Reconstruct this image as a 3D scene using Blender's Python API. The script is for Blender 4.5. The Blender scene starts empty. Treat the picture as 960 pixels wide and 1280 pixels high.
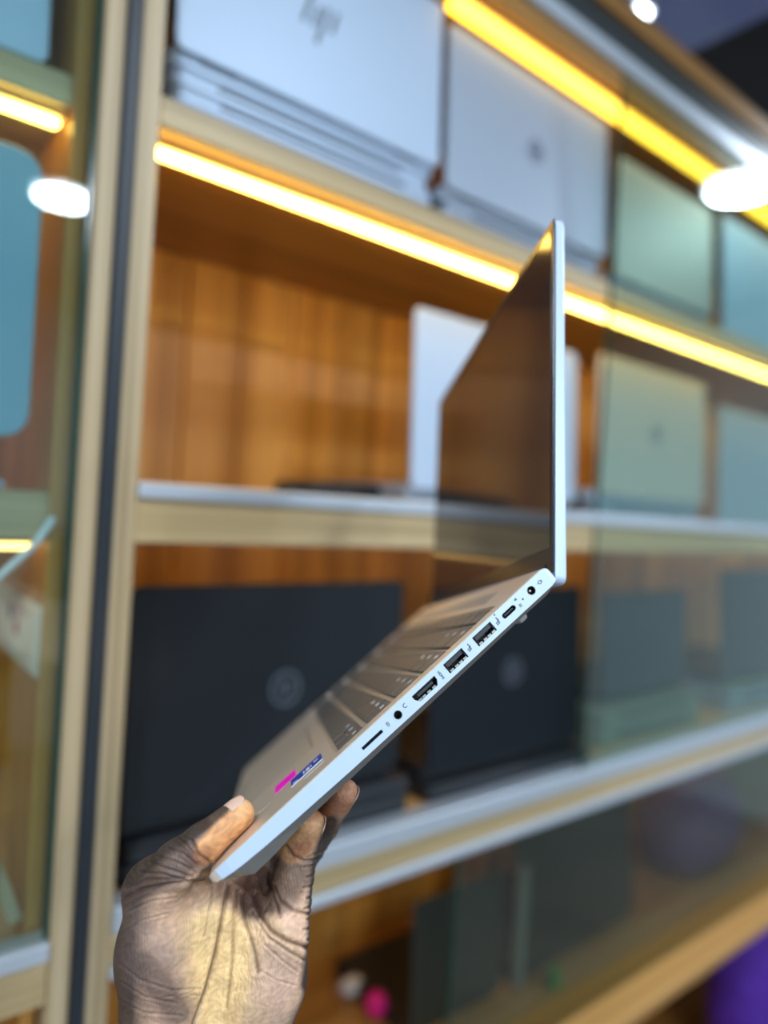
import bpy, bmesh, math, random
import numpy as np
from mathutils import Matrix, Vector, Quaternion
random.seed(7)
rng = np.random.default_rng(5)
SC = bpy.context.scene
COL = SC.collection
PI = math.pi

# ------------------------------------------------------------------ camera
# world: x along the cabinet front, y into the cabinet, z up; the floor is z=0, cabinet front plane is y=0
H = 1.36                      # height of the eye and of the middle shelf rail
CAMPOS = np.array([0.0, -0.66, H])
M = np.array([[0.77871248579748, 0.04519313533646089, 0.6257511046586892],
              [-0.6244194978012121, -0.040966974716204536, 0.7800141009932344],
              [0.0608864125137247, -0.9981379100610607, -0.0036820198460030163]])   # world = M @ (right, down, forward)
F = 900.0
cd = bpy.data.cameras.new('camera'); cam = bpy.data.objects.new('camera', cd); COL.objects.link(cam)
cd.sensor_fit = 'VERTICAL'; cd.sensor_height = 36; cd.sensor_width = 27; cd.lens = F / 1280 * 36
cd.clip_start = .01
rot = Matrix([[M[i, 0], -M[i, 1], -M[i, 2]] for i in range(3)])
cam.matrix_world = Matrix.Translation(CAMPOS.tolist()) @ rot.to_4x4()
SC.camera = cam
cd.dof.use_dof = True
cd.dof.focus_distance = 0.365
cd.dof.aperture_fstop = cd.lens / 12.0          # a 12 mm opening

# ------------------------------------------------------------------ world, exposure
w = bpy.data.worlds.new('world'); SC.world = w; w.use_nodes = True
w.node_tree.nodes['Background'].inputs[0].default_value = (.75, .86, 1, 1)
w.node_tree.nodes['Background'].inputs[1].default_value = .25
SC.view_settings.view_transform = 'Standard'; SC.view_settings.look = 'None'
SC.view_settings.gamma = 1; SC.view_settings.use_curve_mapping = False
SC.view_settings.exposure = 0.12
SC.cycles.use_denoising = True
SC.cycles.max_bounces = 10; SC.cycles.transparent_max_bounces = 16
SC.cycles.sample_clamp_indirect = 6
CEIL = H + 1.08

def area(name, loc, target, size, power, col, sy=None):
    l = bpy.data.lights.new(name, 'AREA'); l.energy = power; l.color = col; l.size = size
    if sy: l.shape = 'RECTANGLE'; l.size_y = sy
    else: l.shape = 'DISK'
    o = bpy.data.objects.new(name, l); COL.objects.link(o); o.location = loc
    o.rotation_euler = (Vector(target) - Vector(loc)).to_track_quat('-Z', 'Y').to_euler()
    return o
# the shop's own ceiling lamps: a disc of light under each round downlight
LAMPS = [(2.197, -.428), (.669, -2.117), (-.75, -1.0), (-.35, -2.5), (2.2, -2.1), (.75, -.95)]
for i, (lx, ly) in enumerate(LAMPS):
    area('downlight_beam', (lx, ly, CEIL - .035), (lx, ly, 0), .17, [12, 16, 20, 23, 20, 7][i], (.76, .88, 1.0))

# ------------------------------------------------------------------ materials
def mat(name, base=(.5, .5, .5), rough=.5, metal=0, emit=None, estr=0, coat=0, spec=.5):
    m = bpy.data.materials.new(name); m.use_nodes = True
    b = m.node_tree.nodes['Principled BSDF']
    b.inputs['Base Color'].default_value = (*base, 1); b.inputs['Roughness'].default_value = rough
    b.inputs['Metallic'].default_value = metal; b.inputs['Coat Weight'].default_value = coat
    b.inputs['Specular IOR Level'].default_value = spec
    if emit:
        b.inputs['Emission Color'].default_value = (*emit, 1); b.inputs['Emission Strength'].default_value = estr
    return m
def N(m, t, **kw):
    n = m.node_tree.nodes.new(t)
    for k, v in kw.items(): setattr(n, k, v)
    return n
def L(m, a, b): m.node_tree.links.new(a, b)
def ramp(m, fac, stops):
    r = N(m, 'ShaderNodeValToRGB'); e = r.color_ramp.elements
    while len(e) < len(stops): e.new(.5)
    for i, (p, c) in enumerate(stops): e[i].position = p; e[i].color = (*c, 1)
    L(m, fac, r.inputs[0]); return r.outputs[0]
def noisy(m, scale, detail=4, stretch=(1, 1, 1), coord='Object', rough=.55):
    tc = N(m, 'ShaderNodeTexCoord'); mp = N(m, 'ShaderNodeMapping'); mp.inputs['Scale'].default_value = stretch
    L(m, tc.outputs[coord], mp.inputs[0]); n = N(m, 'ShaderNodeTexNoise')
    n.inputs['Scale'].default_value = scale; n.inputs['Detail'].default_value = detail; n.inputs['Roughness'].default_value = rough
    L(m, mp.outputs[0], n.inputs['Vector']); return n.outputs['Fac']
def bump(m, h, strength=.3, dist=.001):
    b = N(m, 'ShaderNodeBump'); b.inputs['Strength'].default_value = strength; b.inputs['Distance'].default_value = dist
    L(m, h, b.inputs['Height']); L(m, b.outputs[0], m.node_tree.nodes['Principled BSDF'].inputs['Normal']); return b
def wood(name, c0, c1, c2, axis='z', scale=60, rough=.42, coat=.15, vary=False):
    m = mat(name, c1, rough, coat=coat)
    st = {'z': (1, 1, .012), 'x': (.012, 1, 1)}[axis]
    f = noisy(m, scale, 5, st)
    col = ramp(m, f, [(.32, c0), (.5, c1), (.68, c2)])
    if vary:      # every board a slightly different tone
        oi = N(m, 'ShaderNodeObjectInfo'); hs = N(m, 'ShaderNodeHueSaturation')
        mr = N(m, 'ShaderNodeMapRange'); mr.inputs[3].default_value = .72; mr.inputs[4].default_value = 1.3
        L(m, oi.outputs['Random'], mr.inputs[0]); L(m, mr.outputs[0], hs.inputs['Value']); L(m, col, hs.inputs['Color']); col = hs.outputs[0]
    L(m, col, m.node_tree.nodes['Principled BSDF'].inputs['Base Color'])
    bump(m, f, .15, .0006)
    return m
def glass(name, tint, ior=1.5, rough=.0, refl=1.0):
    m = bpy.data.materials.new(name); m.use_nodes = True; nt = m.node_tree; nt.nodes.remove(nt.nodes['Principled BSDF'])
    out = nt.nodes['Material Output']; tr = N(m, 'ShaderNodeBsdfTransparent'); tr.inputs[0].default_value = (*tint, 1)
    gl = N(m, 'ShaderNodeBsdfGlossy'); gl.inputs['Roughness'].default_value = rough; gl.inputs[0].default_value = (refl, refl, refl, 1)
    fr = N(m, 'ShaderNodeFresnel'); ge = N(m, 'ShaderNodeNewGeometry'); im = N(m, 'ShaderNodeMapRange')
    im.inputs[3].default_value = ior; im.inputs[4].default_value = 1 / ior      # a thin pane: both faces reflect alike
    L(m, ge.outputs['Backfacing'], im.inputs[0]); L(m, im.outputs[0], fr.inputs[0])
    mx = N(m, 'ShaderNodeMixShader'); L(m, fr.outputs[0], mx.inputs[0]); L(m, tr.outputs[0], mx.inputs[1]); L(m, gl.outputs[0], mx.inputs[2])
    L(m, mx.outputs[0], out.inputs[0]); return m

oak_v = wood('oak_laminate_vertical', (.33, .23, .12), (.50, .36, .20), (.62, .47, .29), 'z', 85)
oak_h = wood('oak_laminate_horizontal', (.36, .25, .12), (.54, .38, .19), (.66, .49, .27), 'x', 85)
brown_v = wood('brown_veneer_vertical', (.36, .15, .022), (.60, .28, .055), (.78, .42, .11), 'z', 26, vary=True)
brown_h = wood('brown_veneer_shelf', (.22, .095, .018), (.36, .165, .035), (.46, .22, .05), 'x', 40)
pine_h = wood('orange_board', (.45, .22, .06), (.60, .31, .09), (.70, .38, .13), 'x', 40)
alu = mat('brushed_aluminium', (.68, .73, .80), .42, .6)
bump(alu, noisy(alu, 300, 2, (.02, 1, 1)), .2, .0003)
rubber = mat('black_rubber', (.018, .023, .030), .42)
green_edge = mat('green_glass_edge', (.012, .05, .035), .15)
led_m = mat('warm_led', (1, .8, .4), .5, emit=(1.0, .62, .12), estr=16)
led_y = mat('yellow_led', (1, .8, .3), .5, emit=(1.0, .55, .035), estr=5)
led_d = mat('dim_warm_led', (1, .8, .4), .5, emit=(1.0, .6, .16), estr=6)
led_box = mat('led_channel', (.75, .6, .35), .5)
lamp_m = mat('lamp_diffuser', (1, 1, 1), .5, emit=(.80, .92, 1), estr=16)
white_m = mat('white_plastic', (.8, .8, .8), .4)
silver = mat('silver_lid_paint', (.48, .58, .72), .50, .2)
bump(silver, noisy(silver, 900, 2), .05, .0002)
silver2 = mat('grey_silver_lid_paint', (.37, .43, .52), .50, .25)
black_l = mat('black_lid_plastic', (.011, .013, .017), .40, spec=.35)
black_2 = mat('matt_black_lid', (.009, .011, .015), .5, spec=.18)
champ = mat('champagne_lid', (.60, .52, .45), .45, .2)
black_e = mat('black_base_plastic', (.014, .016, .02), .45)
logo_b = mat('logo_chrome', (.65, .68, .72), .2, .8)
logo_f = mat('logo_faint', (.16, .18, .21), .35, .5)
logo_d = mat('logo_dark', (.10, .11, .13), .3, .5)
disp_dark = mat('dark_display', (.01, .01, .012), .1)
wall_m = mat('painted_wall', (.62, .68, .72), .7); bump(wall_m, noisy(wall_m, 120, 3), .2, .001)
floor_m = mat('floor_tile', (.22, .21, .20), .3); 
L(floor_m, ramp(floor_m, noisy(floor_m, 3, 5), [(.3, (.16, .155, .15)), (.7, (.27, .26, .25))]), floor_m.node_tree.nodes['Principled BSDF'].inputs['Base Color'])
ceil_b = mat('blue_gloss_ceiling', (.24, .30, .62), .25, coat=.3); bump(ceil_b, noisy(ceil_b, 6, 2), .25, .01)
ceil_k = mat('black_ceiling', (.006, .0065, .010), .6)
ceil_w = mat('white_ceiling', (.55, .6, .66), .7)
glass_g = glass('green_cabinet_glass', (.80, .905, .885))
glass_l = glass('pale_cabinet_glass', (.80, .90, .90))
glass_low = glass('smoky_cabinet_glass', (.72, .76, .68))
paper_m = mat('white_paper', (.8, .76, .7), .7)
red_m = mat('red_ink', (.55, .04, .05), .6); purple_ink = mat('purple_ink', (.16, .06, .2), .6)
purple_m = mat('purple_fabric', (.10, .02, .36), .75); bump(purple_m, noisy(purple_m, 14, 4), .8, .02)
purple_d = mat('dusky_purple_fabric', (.20, .12, .36), .8); bump(purple_d, noisy(purple_d, 10, 4), .8, .02)
magenta_m = mat('magenta_plastic', (.75, .005, .22), .4)
green_m = mat('green_plastic', (.06, .35, .06), .4)
olive_m = mat('olive_grey_plastic', (.20, .22, .15), .5)
dark_bag = mat('dark_brown_leather', (.035, .024, .02), .55); bump(dark_bag, noisy(dark_bag, 60, 4), .5, .002)
teal_m = mat('blue_grey_panel', (.20, .36, .45), .35)
dark_gr = mat('dark_grey_plastic', (.03, .035, .036), .4)

# ------------------------------------------------------------------ helpers
def link(name, me, m, parent=None, loc=(0, 0, 0)):
    o = bpy.data.objects.new(name, me); COL.objects.link(o)
    if m is not None and not me.materials: me.materials.append(m)
    if parent is not None: o.parent = parent
    o.location = loc
    return o
def mesh(name, V, Fc, smooth=False):
    me = bpy.data.meshes.new(name); me.from_pydata([tuple(map(float, v)) for v in V], [], Fc); me.update()
    if smooth: me.polygons.foreach_set('use_smooth', [True] * len(me.polygons))
    return me
def box_bm(bm, lo, hi, bev=0, seg=2, M4=None):
    r = bmesh.ops.create_cube(bm, size=1); vs = r['verts']
    for v in vs:
        v.co = Vector([lo[i] + (v.co[i] + .5) * (hi[i] - lo[i]) for i in range(3)])
    if bev:
        es = list({e for v in vs for e in v.link_edges})
        rr = bmesh.ops.bevel(bm, geom=es, offset=bev, segments=seg, affect='EDGES', profile=.5)
        vs = list({v for f in rr['faces'] for v in f.verts} | {v for v in vs if v.is_valid})
    if M4 is not None:
        bmesh.ops.transform(bm, matrix=M4, verts=[v for v in vs if v.is_valid])
def bmo(name, bm, m, parent=None, smooth=False, loc=(0, 0, 0)):
    me = bpy.data.meshes.new(name); bmesh.ops.recalc_face_normals(bm, faces=bm.faces); bm.to_mesh(me); bm.free()
    if smooth: me.polygons.foreach_set('use_smooth', [True] * len(me.polygons))
    return link(name, me, m, parent, loc)
def box(name, lo, hi, m, parent=None, bev=0, seg=2, M4=None):
    bm = bmesh.new(); box_bm(bm, lo, hi, bev, seg, M4); return bmo(name, bm, m, parent)
def cyl_bm(bm, p0, p1, r0, r1=None, n=24):
    r1 = r0 if r1 is None else r1; p0 = Vector(p0); p1 = Vector(p1); d = p1 - p0
    T = Matrix.Translation((p0 + p1) / 2) @ d.to_track_quat('Z', 'Y').to_matrix().to_4x4()
    bmesh.ops.create_cone(bm, cap_ends=True, segments=n, radius1=r0, radius2=r1, depth=d.length, matrix=T)
def cyl(name, p0, p1, r0, m, parent=None, r1=None, n=24):
    bm = bmesh.new(); cyl_bm(bm, p0, p1, r0, r1, n); o = bmo(name, bm, m, parent); return o
def tube(name, pts, r, m, parent=None, n=10, closed=False):
    pts = [Vector(p) for p in pts]; V = []; Fc = []; K = len(pts)
    for i, p in enumerate(pts):
        d = (pts[(i + 1) % K] - pts[i - 1]) if closed or 0 < i < K - 1 else (pts[1] - pts[0] if i == 0 else pts[-1] - pts[-2])
        q = d.to_track_quat('Z', 'Y')
        for k in range(n):
            a = 2 * PI * k / n; V.append(p + q @ Vector((math.cos(a) * r, math.sin(a) * r, 0)))
    for i in range(K if closed else K - 1):
        j = (i + 1) % K
        for k in range(n): Fc.append((i * n + k, i * n + (k + 1) % n, j * n + (k + 1) % n, j * n + k))
    if not closed: Fc += [tuple(range(n))[::-1], tuple(range((K - 1) * n, K * n))]
    return link(name, mesh(name, V, Fc, True), m, parent)
def thing(name, label, cat, loc=(0, 0, 0), group=None, rz=0):
    o = bpy.data.objects.new(name, None); COL.objects.link(o); o.location = loc; o.rotation_euler = (0, 0, rz)
    o['label'] = label; o['category'] = cat
    if group: o['group'] = group
    return o
def tag(o, label, cat, group=None):
    o['label'] = label; o['category'] = cat
    if group: o['group'] = group
    return o
def struct(o): o['kind'] = 'structure'; return o

# ------------------------------------------------------------------ room shell
XL, XR, YF, YB = -1.6, 3.6, -3.4, .42
struct(box('floor', (XL, YF, -.05), (XR, YB, 0), floor_m))
struct(box('ceiling', (XL, YF, CEIL), (1.52, -.05, CEIL + .05), ceil_w))
struct(box('ceiling_blue', (XL, -.05, CEIL), (1.52, YB, CEIL + .05), ceil_b))
struct(box('ceiling_black', (1.52, YF, CEIL), (XR, YB, CEIL + .05), ceil_k))
struct(box('wall_back', (XL, YB, 0), (XR, YB + .05, CEIL), wall_m))
struct(box('wall_front', (XL, YF - .05, 0), (XR, YF, CEIL), wall_m))
struct(box('wall_left', (XL - .05, YF, 0), (XL, YB, CEIL), wall_m))
struct(box('wall_right', (XR, YF, 0), (XR + .05, YB, CEIL), wall_m))
lamp_lab = ['round white downlight in the black ceiling mirrored bright in the right glass', 'round white downlight mirrored as an oval in the left glass door',
            'round white downlight over the aisle nearest the left wall', 'round white downlight in the far corner behind the photographer',
            'round white downlight in the black ceiling behind the photographer', 'round white downlight closest in front of the laptop cabinet']
for i, (lx, ly) in enumerate(LAMPS):
    t = thing('ceiling_downlight', lamp_lab[i], 'lamp', (lx, ly, CEIL), 'round downlights in the ceiling')
    bm = bmesh.new(); bmesh.ops.create_cone(bm, cap_ends=True, segments=40, radius1=.108, radius2=.115, depth=.02, matrix=Matrix.Translation((0, 0, -.010))); bmo('rim', bm, white_m, t)
    bm = bmesh.new(); bmesh.ops.create_cone(bm, cap_ends=True, segments=40, radius1=.092, radius2=.098, depth=.01, matrix=Matrix.Translation((0, 0, -.025))); bmo('diffuser', bm, lamp_m, t)
t = thing('ceiling_spotlight', 'small bright spotlight in the blue ceiling above the cabinet', 'lamp', (1.30, .22, CEIL))
bm = bmesh.new(); cyl_bm(bm, (0, 0, -.02), (0, 0, 0), .03); bmo('rim', bm, white_m, t)
bm = bmesh.new(); cyl_bm(bm, (0, 0, -.026), (0, 0, -.0205), .022); bmo('diffuser', bm, lamp_m, t)

# ------------------------------------------------------------------ the cabinets (z in cabinet terms is measured from the eye level H)
def cbox(name, x0, x1, y0, y1, z0, z1, m, parent=None, bev=.0015):
    return box(name, (x0, y0, H + z0), (x1, y1, H + z1), m, parent, bev, 1)
DEP = .345
right = thing('display_cabinet', 'oak-edged display cabinet with warm light strips and laptops on its shelves', 'cabinet')
X0, X1 = .217, 2.75
cbox('stile', X0, .238, 0, DEP, -H + .0, .79, oak_v, right)
cbox('stile', X1, X1 + .021, 0, DEP, -H, .79, oak_v, right)
n = int((X1 - .238) / .088)
for i in range(n + 1):
    a = .238 + i * .088
    cbox('back_board', a + .0008, min(a + .0872, X1), DEP - .012 - (i % 3) * .0007, DEP, -H, .66, brown_v, right, .002)
# shelves: brown board, oak nosing on the front edge
def shelf(z0, z1, parent, xa, xb, nose=True):
    cbox('shelf_board', xa, xb, .012, DEP - .013, z0 + .001, z1 - .001, brown_h, parent)
    if nose: cbox('shelf_edge', xa, xb, 0, .012, z0, z1, oak_h, parent)
shelf(.341, .369, right, .238, X1)
shelf(-.045, -.003, right, .238, X1)
shelf(-.437, -.407, right, .238, X1)
shelf(-.832, -.772, right, .238, X1, False)
cbox('front_board', .238, X1, -.050, .0118, -.795, -.772, pine_h, right, .003)
cbox('under_strip', .238, X1, -.020, .0118, -.832, -.7955, dark_gr, right)
cbox('bottom_board', .238, X1, .012, DEP - .013, -1.31, -1.289, brown_h, right)
cbox('front_plank', .238, X1, .0125, .105, -.7715, -.7705, pine_h, right, 0)
cbox('aluminium_track', .238, X1, -.006, .022, -.003, .012, alu, right)
cbox('aluminium_track', .238, X1, -.006, .024, -.406, -.381, alu, right)
cbox('aluminium_track', .238, X1, -.006, .024, -.449, -.4375, alu, right)
cbox('shelf_floor', .238, X1, .024, DEP - .013, -.4065, -.386, pine_h, right)
cbox('top_board', .238, X1, .012, DEP, .665, .70, brown_h, right)
cbox('top_trim', .217, X1, -.002, .012, .662, .688, brown_h, right)
cbox('aluminium_track', .217, X1, -.010, .012, .690, .712, alu, right)
cbox('top_fascia', .217, X1, -.004, .02, .713, .757, dark_gr, right)
cbox('top_edge', .217, X1, -.012, .03, .758, .79, brown_h, right)
cbox('plinth', X0 + .021, X1, .03, .05, -H, -H + .09, dark_gr, right)
def led(parent, xa, xb, y, z, m, w=.012, h=.008):
    c = cbox('light_strip', xa, xb, y, y + w + .006, z, z + .004, led_box, parent, .0005)
    cbox('diffuser', xa + .003, xb - .003, y + .003, y + .003 + w, z - h, z, m, c, .003)
led(right, .240, X1 - .01, .030, .337, led_m)
led(right, .240, X1 - .01, .20, -.441, led_d, .012, .006)  # strip added out of sight to brighten the lowest bay
led(right, .612, X1 - .01, .018, .660, led_y, .022, .012)
led(right, .240, X1 - .01, .20, -.050, led_d, .012, .006)

# left cabinet with its framed glass door
left = thing('glass_door_cabinet', 'neighbouring oak display cabinet left of the black joint strip', 'cabinet')
XA = -.75
for i in range(10):
    a = .170 - (i + 1) * .088
    cbox('back_board', a + .0008, a + .0872, DEP - .013, DEP, -H, .66, brown_v, left, .002)
cbox('side_panel', .170, .1835, .028, DEP, -H, .79, brown_v, left)
cbox('side_panel', XA - .02, XA, .028, DEP, -H, .79, brown_v, left)
for z0, z1 in ((.341, .369), (-.045, -.003), (-.445, -.414), (-.835, -.795)):
    cbox('shelf_board', XA, .170, .03, DEP - .014, z0, z1, oak_h, left)
cbox('top_board', XA, .170, .03, DEP, .665, .70, brown_h, left)
led(left, XA + .01, .168, .045, .337, led_m)
led(left, XA + .01, .168, .045, -.050, led_d, .012, .006)
cbox('stile', .1845, .203, 0, .027, -H, .79, oak_v, left)
cbox('stile', XA - .02, XA, 0, .027, -H, .79, oak_v, left)
cbox('rail', XA, .1835, 0, .027, -.452, -.413, oak_h, left)
cbox('rail', XA, .1835, 0, .027, .70, .79, oak_h, left)
cbox('aluminium_track', XA, .1835, -.004, .024, -.412, -.396, alu, left)
d = thing('glass_door', 'large greenish glass door of the left cabinet showing a mirrored ceiling lamp', 'glass door', (0, 0, 0))
cbox('pane', XA, .1795, .004, .009, -.396, .70, glass_l, d, 0)
cbox('pane_edge', .1797, .1835, .003, .010, -.396, .70, green_edge, d, .0005)
js = tag(cbox('joint_strip', .2035, .2165, -.004, .02, -H, .79, rubber), 'narrow black upright strip filling the gap between the two oak stiles', 'strip')

# sliding glass panes of the right cabinet
g = thing('sliding_glass_door', 'tall green-tinted sliding glass pane over the right-hand shelves', 'glass door')
cbox('pane', .949, 2.74, -.003, .002, -.384, .689, glass_g, g, 0)
cbox('pane_edge', .945, .9487, -.0035, .0025, -.384, .689, green_edge, g, .0005)
g = thing('sliding_glass_door', 'smoky sliding glass pane below the oak rail over the lowest shelf', 'glass door')
cbox('pane', .690, 2.74, -.003, .002, -.771, -.450, glass_low, g, 0)
cbox('pane_edge', .686, .6897, -.0035, .0025, -.771, -.450, green_edge, g, .0005)

# ------------------------------------------------------------------ laptops on display
def logo_mesh(r, style):
    """a round badge (or four loose strokes) that lies in the xz plane facing -y"""
    bm = bmesh.new()
    if style == 'badge':
        n = 40
        def ring(ro, ri, y0, y1):
            vs = [[bm.verts.new((math.cos(2 * PI * k / n) * rr, y, math.sin(2 * PI * k / n) * rr)) for k in range(n)] for rr, y in ((ri, y0), (ro, y0), (ro, y1), (ri, y1))]
            for q in range(4):
                for k in range(n): bm.faces.new((vs[q][k], vs[q][(k + 1) % n], vs[(q + 1) % 4][(k + 1) % n], vs[(q + 1) % 4][k]))
        ring(r, r * .84, 0, -.0007)
    s = r * (.62 if style == 'badge' else 1)
    sh = .32                                                # the letters lean
    def bar(x, z0, z1, wd):
        pts = [(x + z0 * sh, z0), (x + wd + z0 * sh, z0), (x + wd + z1 * sh, z1), (x + z1 * sh, z1)]
        a = [bm.verts.new((p * s, 0, q * s)) for p, q in pts]; b = [bm.verts.new((p * s, -.0007, q * s)) for p, q in pts]
        bm.faces.new(a); bm.faces.new(b[::-1])
        for k in range(4): bm.faces.new((a[k], a[(k + 1) % 4], b[(k + 1) % 4], b[k]))
    bar(-.80, -.55, 1.2, .18); bar(-.30, -.55, .42, .18)    # h
    bar(.10, -1.2, .55, .18); bar(.60, -.45, .55, .18)      # p
    if style == 'badge':
        bar(-.66, .36, .55, .50); bar(.24, .36, .55, .50); bar(.2, -.55, -.36, .52)
    return bm
def rounded_slab(bm, w, h, t, r, M4=None, seg=5, bev=.0012):
    """slab in xz (w wide, h high from z=0), thickness t towards +y, rounded corners"""
    pts = []
    for cx, cz, a0 in ((w / 2 - r, h - r, 0), (-w / 2 + r, h - r, 90), (-w / 2 + r, r, 180), (w / 2 - r, r, 270)):
        for k in range(seg + 1):
            a = math.radians(a0 + 90 * k / seg); pts.append((cx + r * math.cos(a), cz + r * math.sin(a)))
    n = len(pts); lay = []
    for y, s in ((0, bev), (bev, 0), (t - bev, 0), (t, bev)):
        lay.append([bm.verts.new((p * (1 - 2 * s / w), y, h / 2 + (q - h / 2) * (1 - 2 * s / h))) for p, q in pts])
    bm.faces.new(lay[0]); bm.faces.new(lay[-1][::-1])
    for a, b in zip(lay, lay[1:]):
        for k in range(n): bm.faces.new((a[k], b[k], b[(k + 1) % n], a[(k + 1) % n]))
    if M4 is not None: bmesh.ops.transform(bm, matrix=M4, verts=[v for l in lay for v in l])
def flatM(z, y0=0): return Matrix.Translation((0, y0, z)) @ Matrix.Rotation(-PI / 2, 4, 'X') @ Matrix.Scale(-1, 4, (0, 0, 1)) @ Matrix.Scale(1, 4)
def flat_slab(bm, w, dpt, t, r, z, y0):
    """slab lying down: w along x, depth along +y from y0, from z to z+t"""
    b2 = bmesh.new(); rounded_slab(b2, w, dpt, t, r)
    for v in b2.verts: v.co = Vector((v.co.x, y0 + v.co.z, z + v.co.y))
    me = bpy.data.meshes.new('tmp'); b2.to_mesh(me); b2.free(); bm.from_mesh(me); bpy.data.meshes.remove(me)
def open_laptop(label, x, y, z, w, h, m, me_, style, lr, lean=4, group=None, logo_m=None, tbase=.018, rz=0, lx=0):
    """an open laptop seen from behind: lid towards the viewer, base running back"""
    t = thing('open_laptop', label, 'laptop', (x, y, z), group, rz)
    bm = bmesh.new(); flat_slab(bm, w, min(h, .225, .322 - y), tbase, .012, 0, .004); base = bmo('base', bm, me_, t)
    for s in (-1, 1): cyl('hinge', (s * w * .36 - .02, .004, tbase * .8), (s * w * .36 + .02, .004, tbase * .8), .005, black_e, base, n=12)
    R = Matrix.Translation((0, 0, tbase * .6)) @ Matrix.Rotation(math.radians(-lean), 4, 'X')
    bm = bmesh.new(); rounded_slab(bm, w, h, .006, .010); bmesh.ops.transform(bm, matrix=R @ Matrix.Translation((0, -.004, 0)), verts=bm.verts); lid = bmo('lid', bm, m, t)
    bm = bmesh.new(); rounded_slab(bm, w - .016, h - .022, .0006, .004); bmesh.ops.transform(bm, matrix=R @ Matrix.Translation((0, .002, .014)), verts=bm.verts); bmo('screen', bm, disp_dark, lid)
    if style:
        bm = logo_mesh(lr, style); bmesh.ops.transform(bm, matrix=R @ Matrix.Translation((lx, -.004, h * .5)), verts=bm.verts); bmo('emblem', bm, logo_m or logo_b, lid)
    return t
def closed_laptop(label, x, y, z, w, dpt, m, me_, th=.019, group=None, rz=0):
    t = thing('closed_laptop', label, 'laptop', (x, y, z), group, rz)
    bm = bmesh.new(); flat_slab(bm, w, dpt, th * .58, .012, 0, 0); bmo('base', bm, me_, t)
    bm = bmesh.new(); flat_slab(bm, w - .001, dpt - .001, th * .34, .012, th * .62, .0005); bmo('lid', bm, m, t)
    bm = bmesh.new(); box_bm(bm, (-w * .36, -.001, th * .45), (w * .36, .004, th * .75), .001, 1); bmo('hinge_bar', bm, black_e, t)
    return t
def stack(names, x, y, z0, w, dpt, m, me_, n, th, group):
    pos = ['bottom of', 'second from the bottom in', 'third from the bottom in', 'top of']
    for k in range(n):
        where = pos[k] if k < n - 1 or n == 1 else 'topmost of'
        closed_laptop(names % where, x + (k % 2) * .004 - .002, y + (k * 7 % 3) * .002, z0 + k * (th + .0012), w - (k % 3) * .004, dpt, m, me_, th, group, rz=random.uniform(-.006, .006))
U = H + .370
# top shelf, first silver laptop on a stack of three
stack('closed silver laptop, %s the stack under the top-left silver lid', .430, .028, U, .345, .235, silver, silver, 3, .0165, 'closed laptops on the top shelf')
open_laptop('open silver laptop with slim slanted emblem, top-left of the cabinet beside the oak stile', .432, .030, U + .0545, .348, .214, silver, silver, 'bars', .026, 3, logo_m=logo_d, lx=-.01)
stack('closed grey-silver laptop, %s the stack under the second silver lid', .794, .030, U, .340, .235, silver2, silver2, 2, .0165, 'closed laptops on the top shelf')
open_laptop('open grey-silver laptop with a small dark round emblem on the top shelf', .794, .030, U + .036, .348, .218, silver2, silver2, 'badge', .016, 3, logo_m=logo_d)
stack('closed silver laptop, %s the stack behind the glass on the top shelf', 1.165, .032, U, .330, .23, silver, silver2, 1, .017, 'closed laptops on the top shelf')
open_laptop('open pale laptop with warm-lit top edge, first behind the green glass', 1.160, .032, U + .018, .315, .205, champ, silver, None, .016, 4)
open_laptop('open pale laptop on the top shelf, second behind the green glass', 1.535, .032, U, .345, .235, silver, silver, None, .016, 4)
open_laptop('open pale laptop on the top shelf, third behind the green glass', 1.94, .032, U, .345, .235, silver, silver, None, .016, 4)
# middle shelf
MS = H - .002
stack('closed silver laptop, %s the low stack on the middle rail behind the held screen', .782, .052, MS, .34, .23, silver2, silver2, 1, .019, 'closed laptops on the middle shelf')
open_laptop('open silver laptop on the middle shelf, half hidden by the held laptop', .784, .052, MS + .0205, .345, .240, silver, silver2, 'badge', .017, 3, logo_m=logo_d)
stack('closed laptop, %s the low stack on the middle shelf behind the glass', 1.19, .052, MS, .34, .23, silver2, silver2, 2, .018, 'closed laptops on the middle shelf')
open_laptop('open pale laptop on the middle shelf, first behind the green glass', 1.192, .052, MS + .0385, .35, .235, champ, silver, 'badge', .015, 3, logo_m=logo_d)
open_laptop('open slate-coloured laptop on the middle shelf, second behind the green glass', 1.62, .055, MS, .36, .245, silver2, silver2, None, .015, 3)
open_laptop('open grey laptop on the middle shelf at the far end of the glass', 2.05, .055, MS, .36, .245, silver2, silver2, None, .015, 3)
t = thing('coiled_cable', 'flat coil of dark cable lying on the middle shelf left of the silver laptop', 'cable', (.565, .17, MS))
pts = []
for k in range(180):
    a = k / 180 * 2 * PI * 5; rr = .068 + .004 * math.sin(k * .37); pts.append((rr * math.cos(a), rr * .95 * math.sin(a), .005 + .026 * k / 180))
tube('cord', pts, .0045, black_e, t, 8)
box('plug', (-.085, -.028, 0), (-.052, .002, .024), black_e, t, .003)
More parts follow.
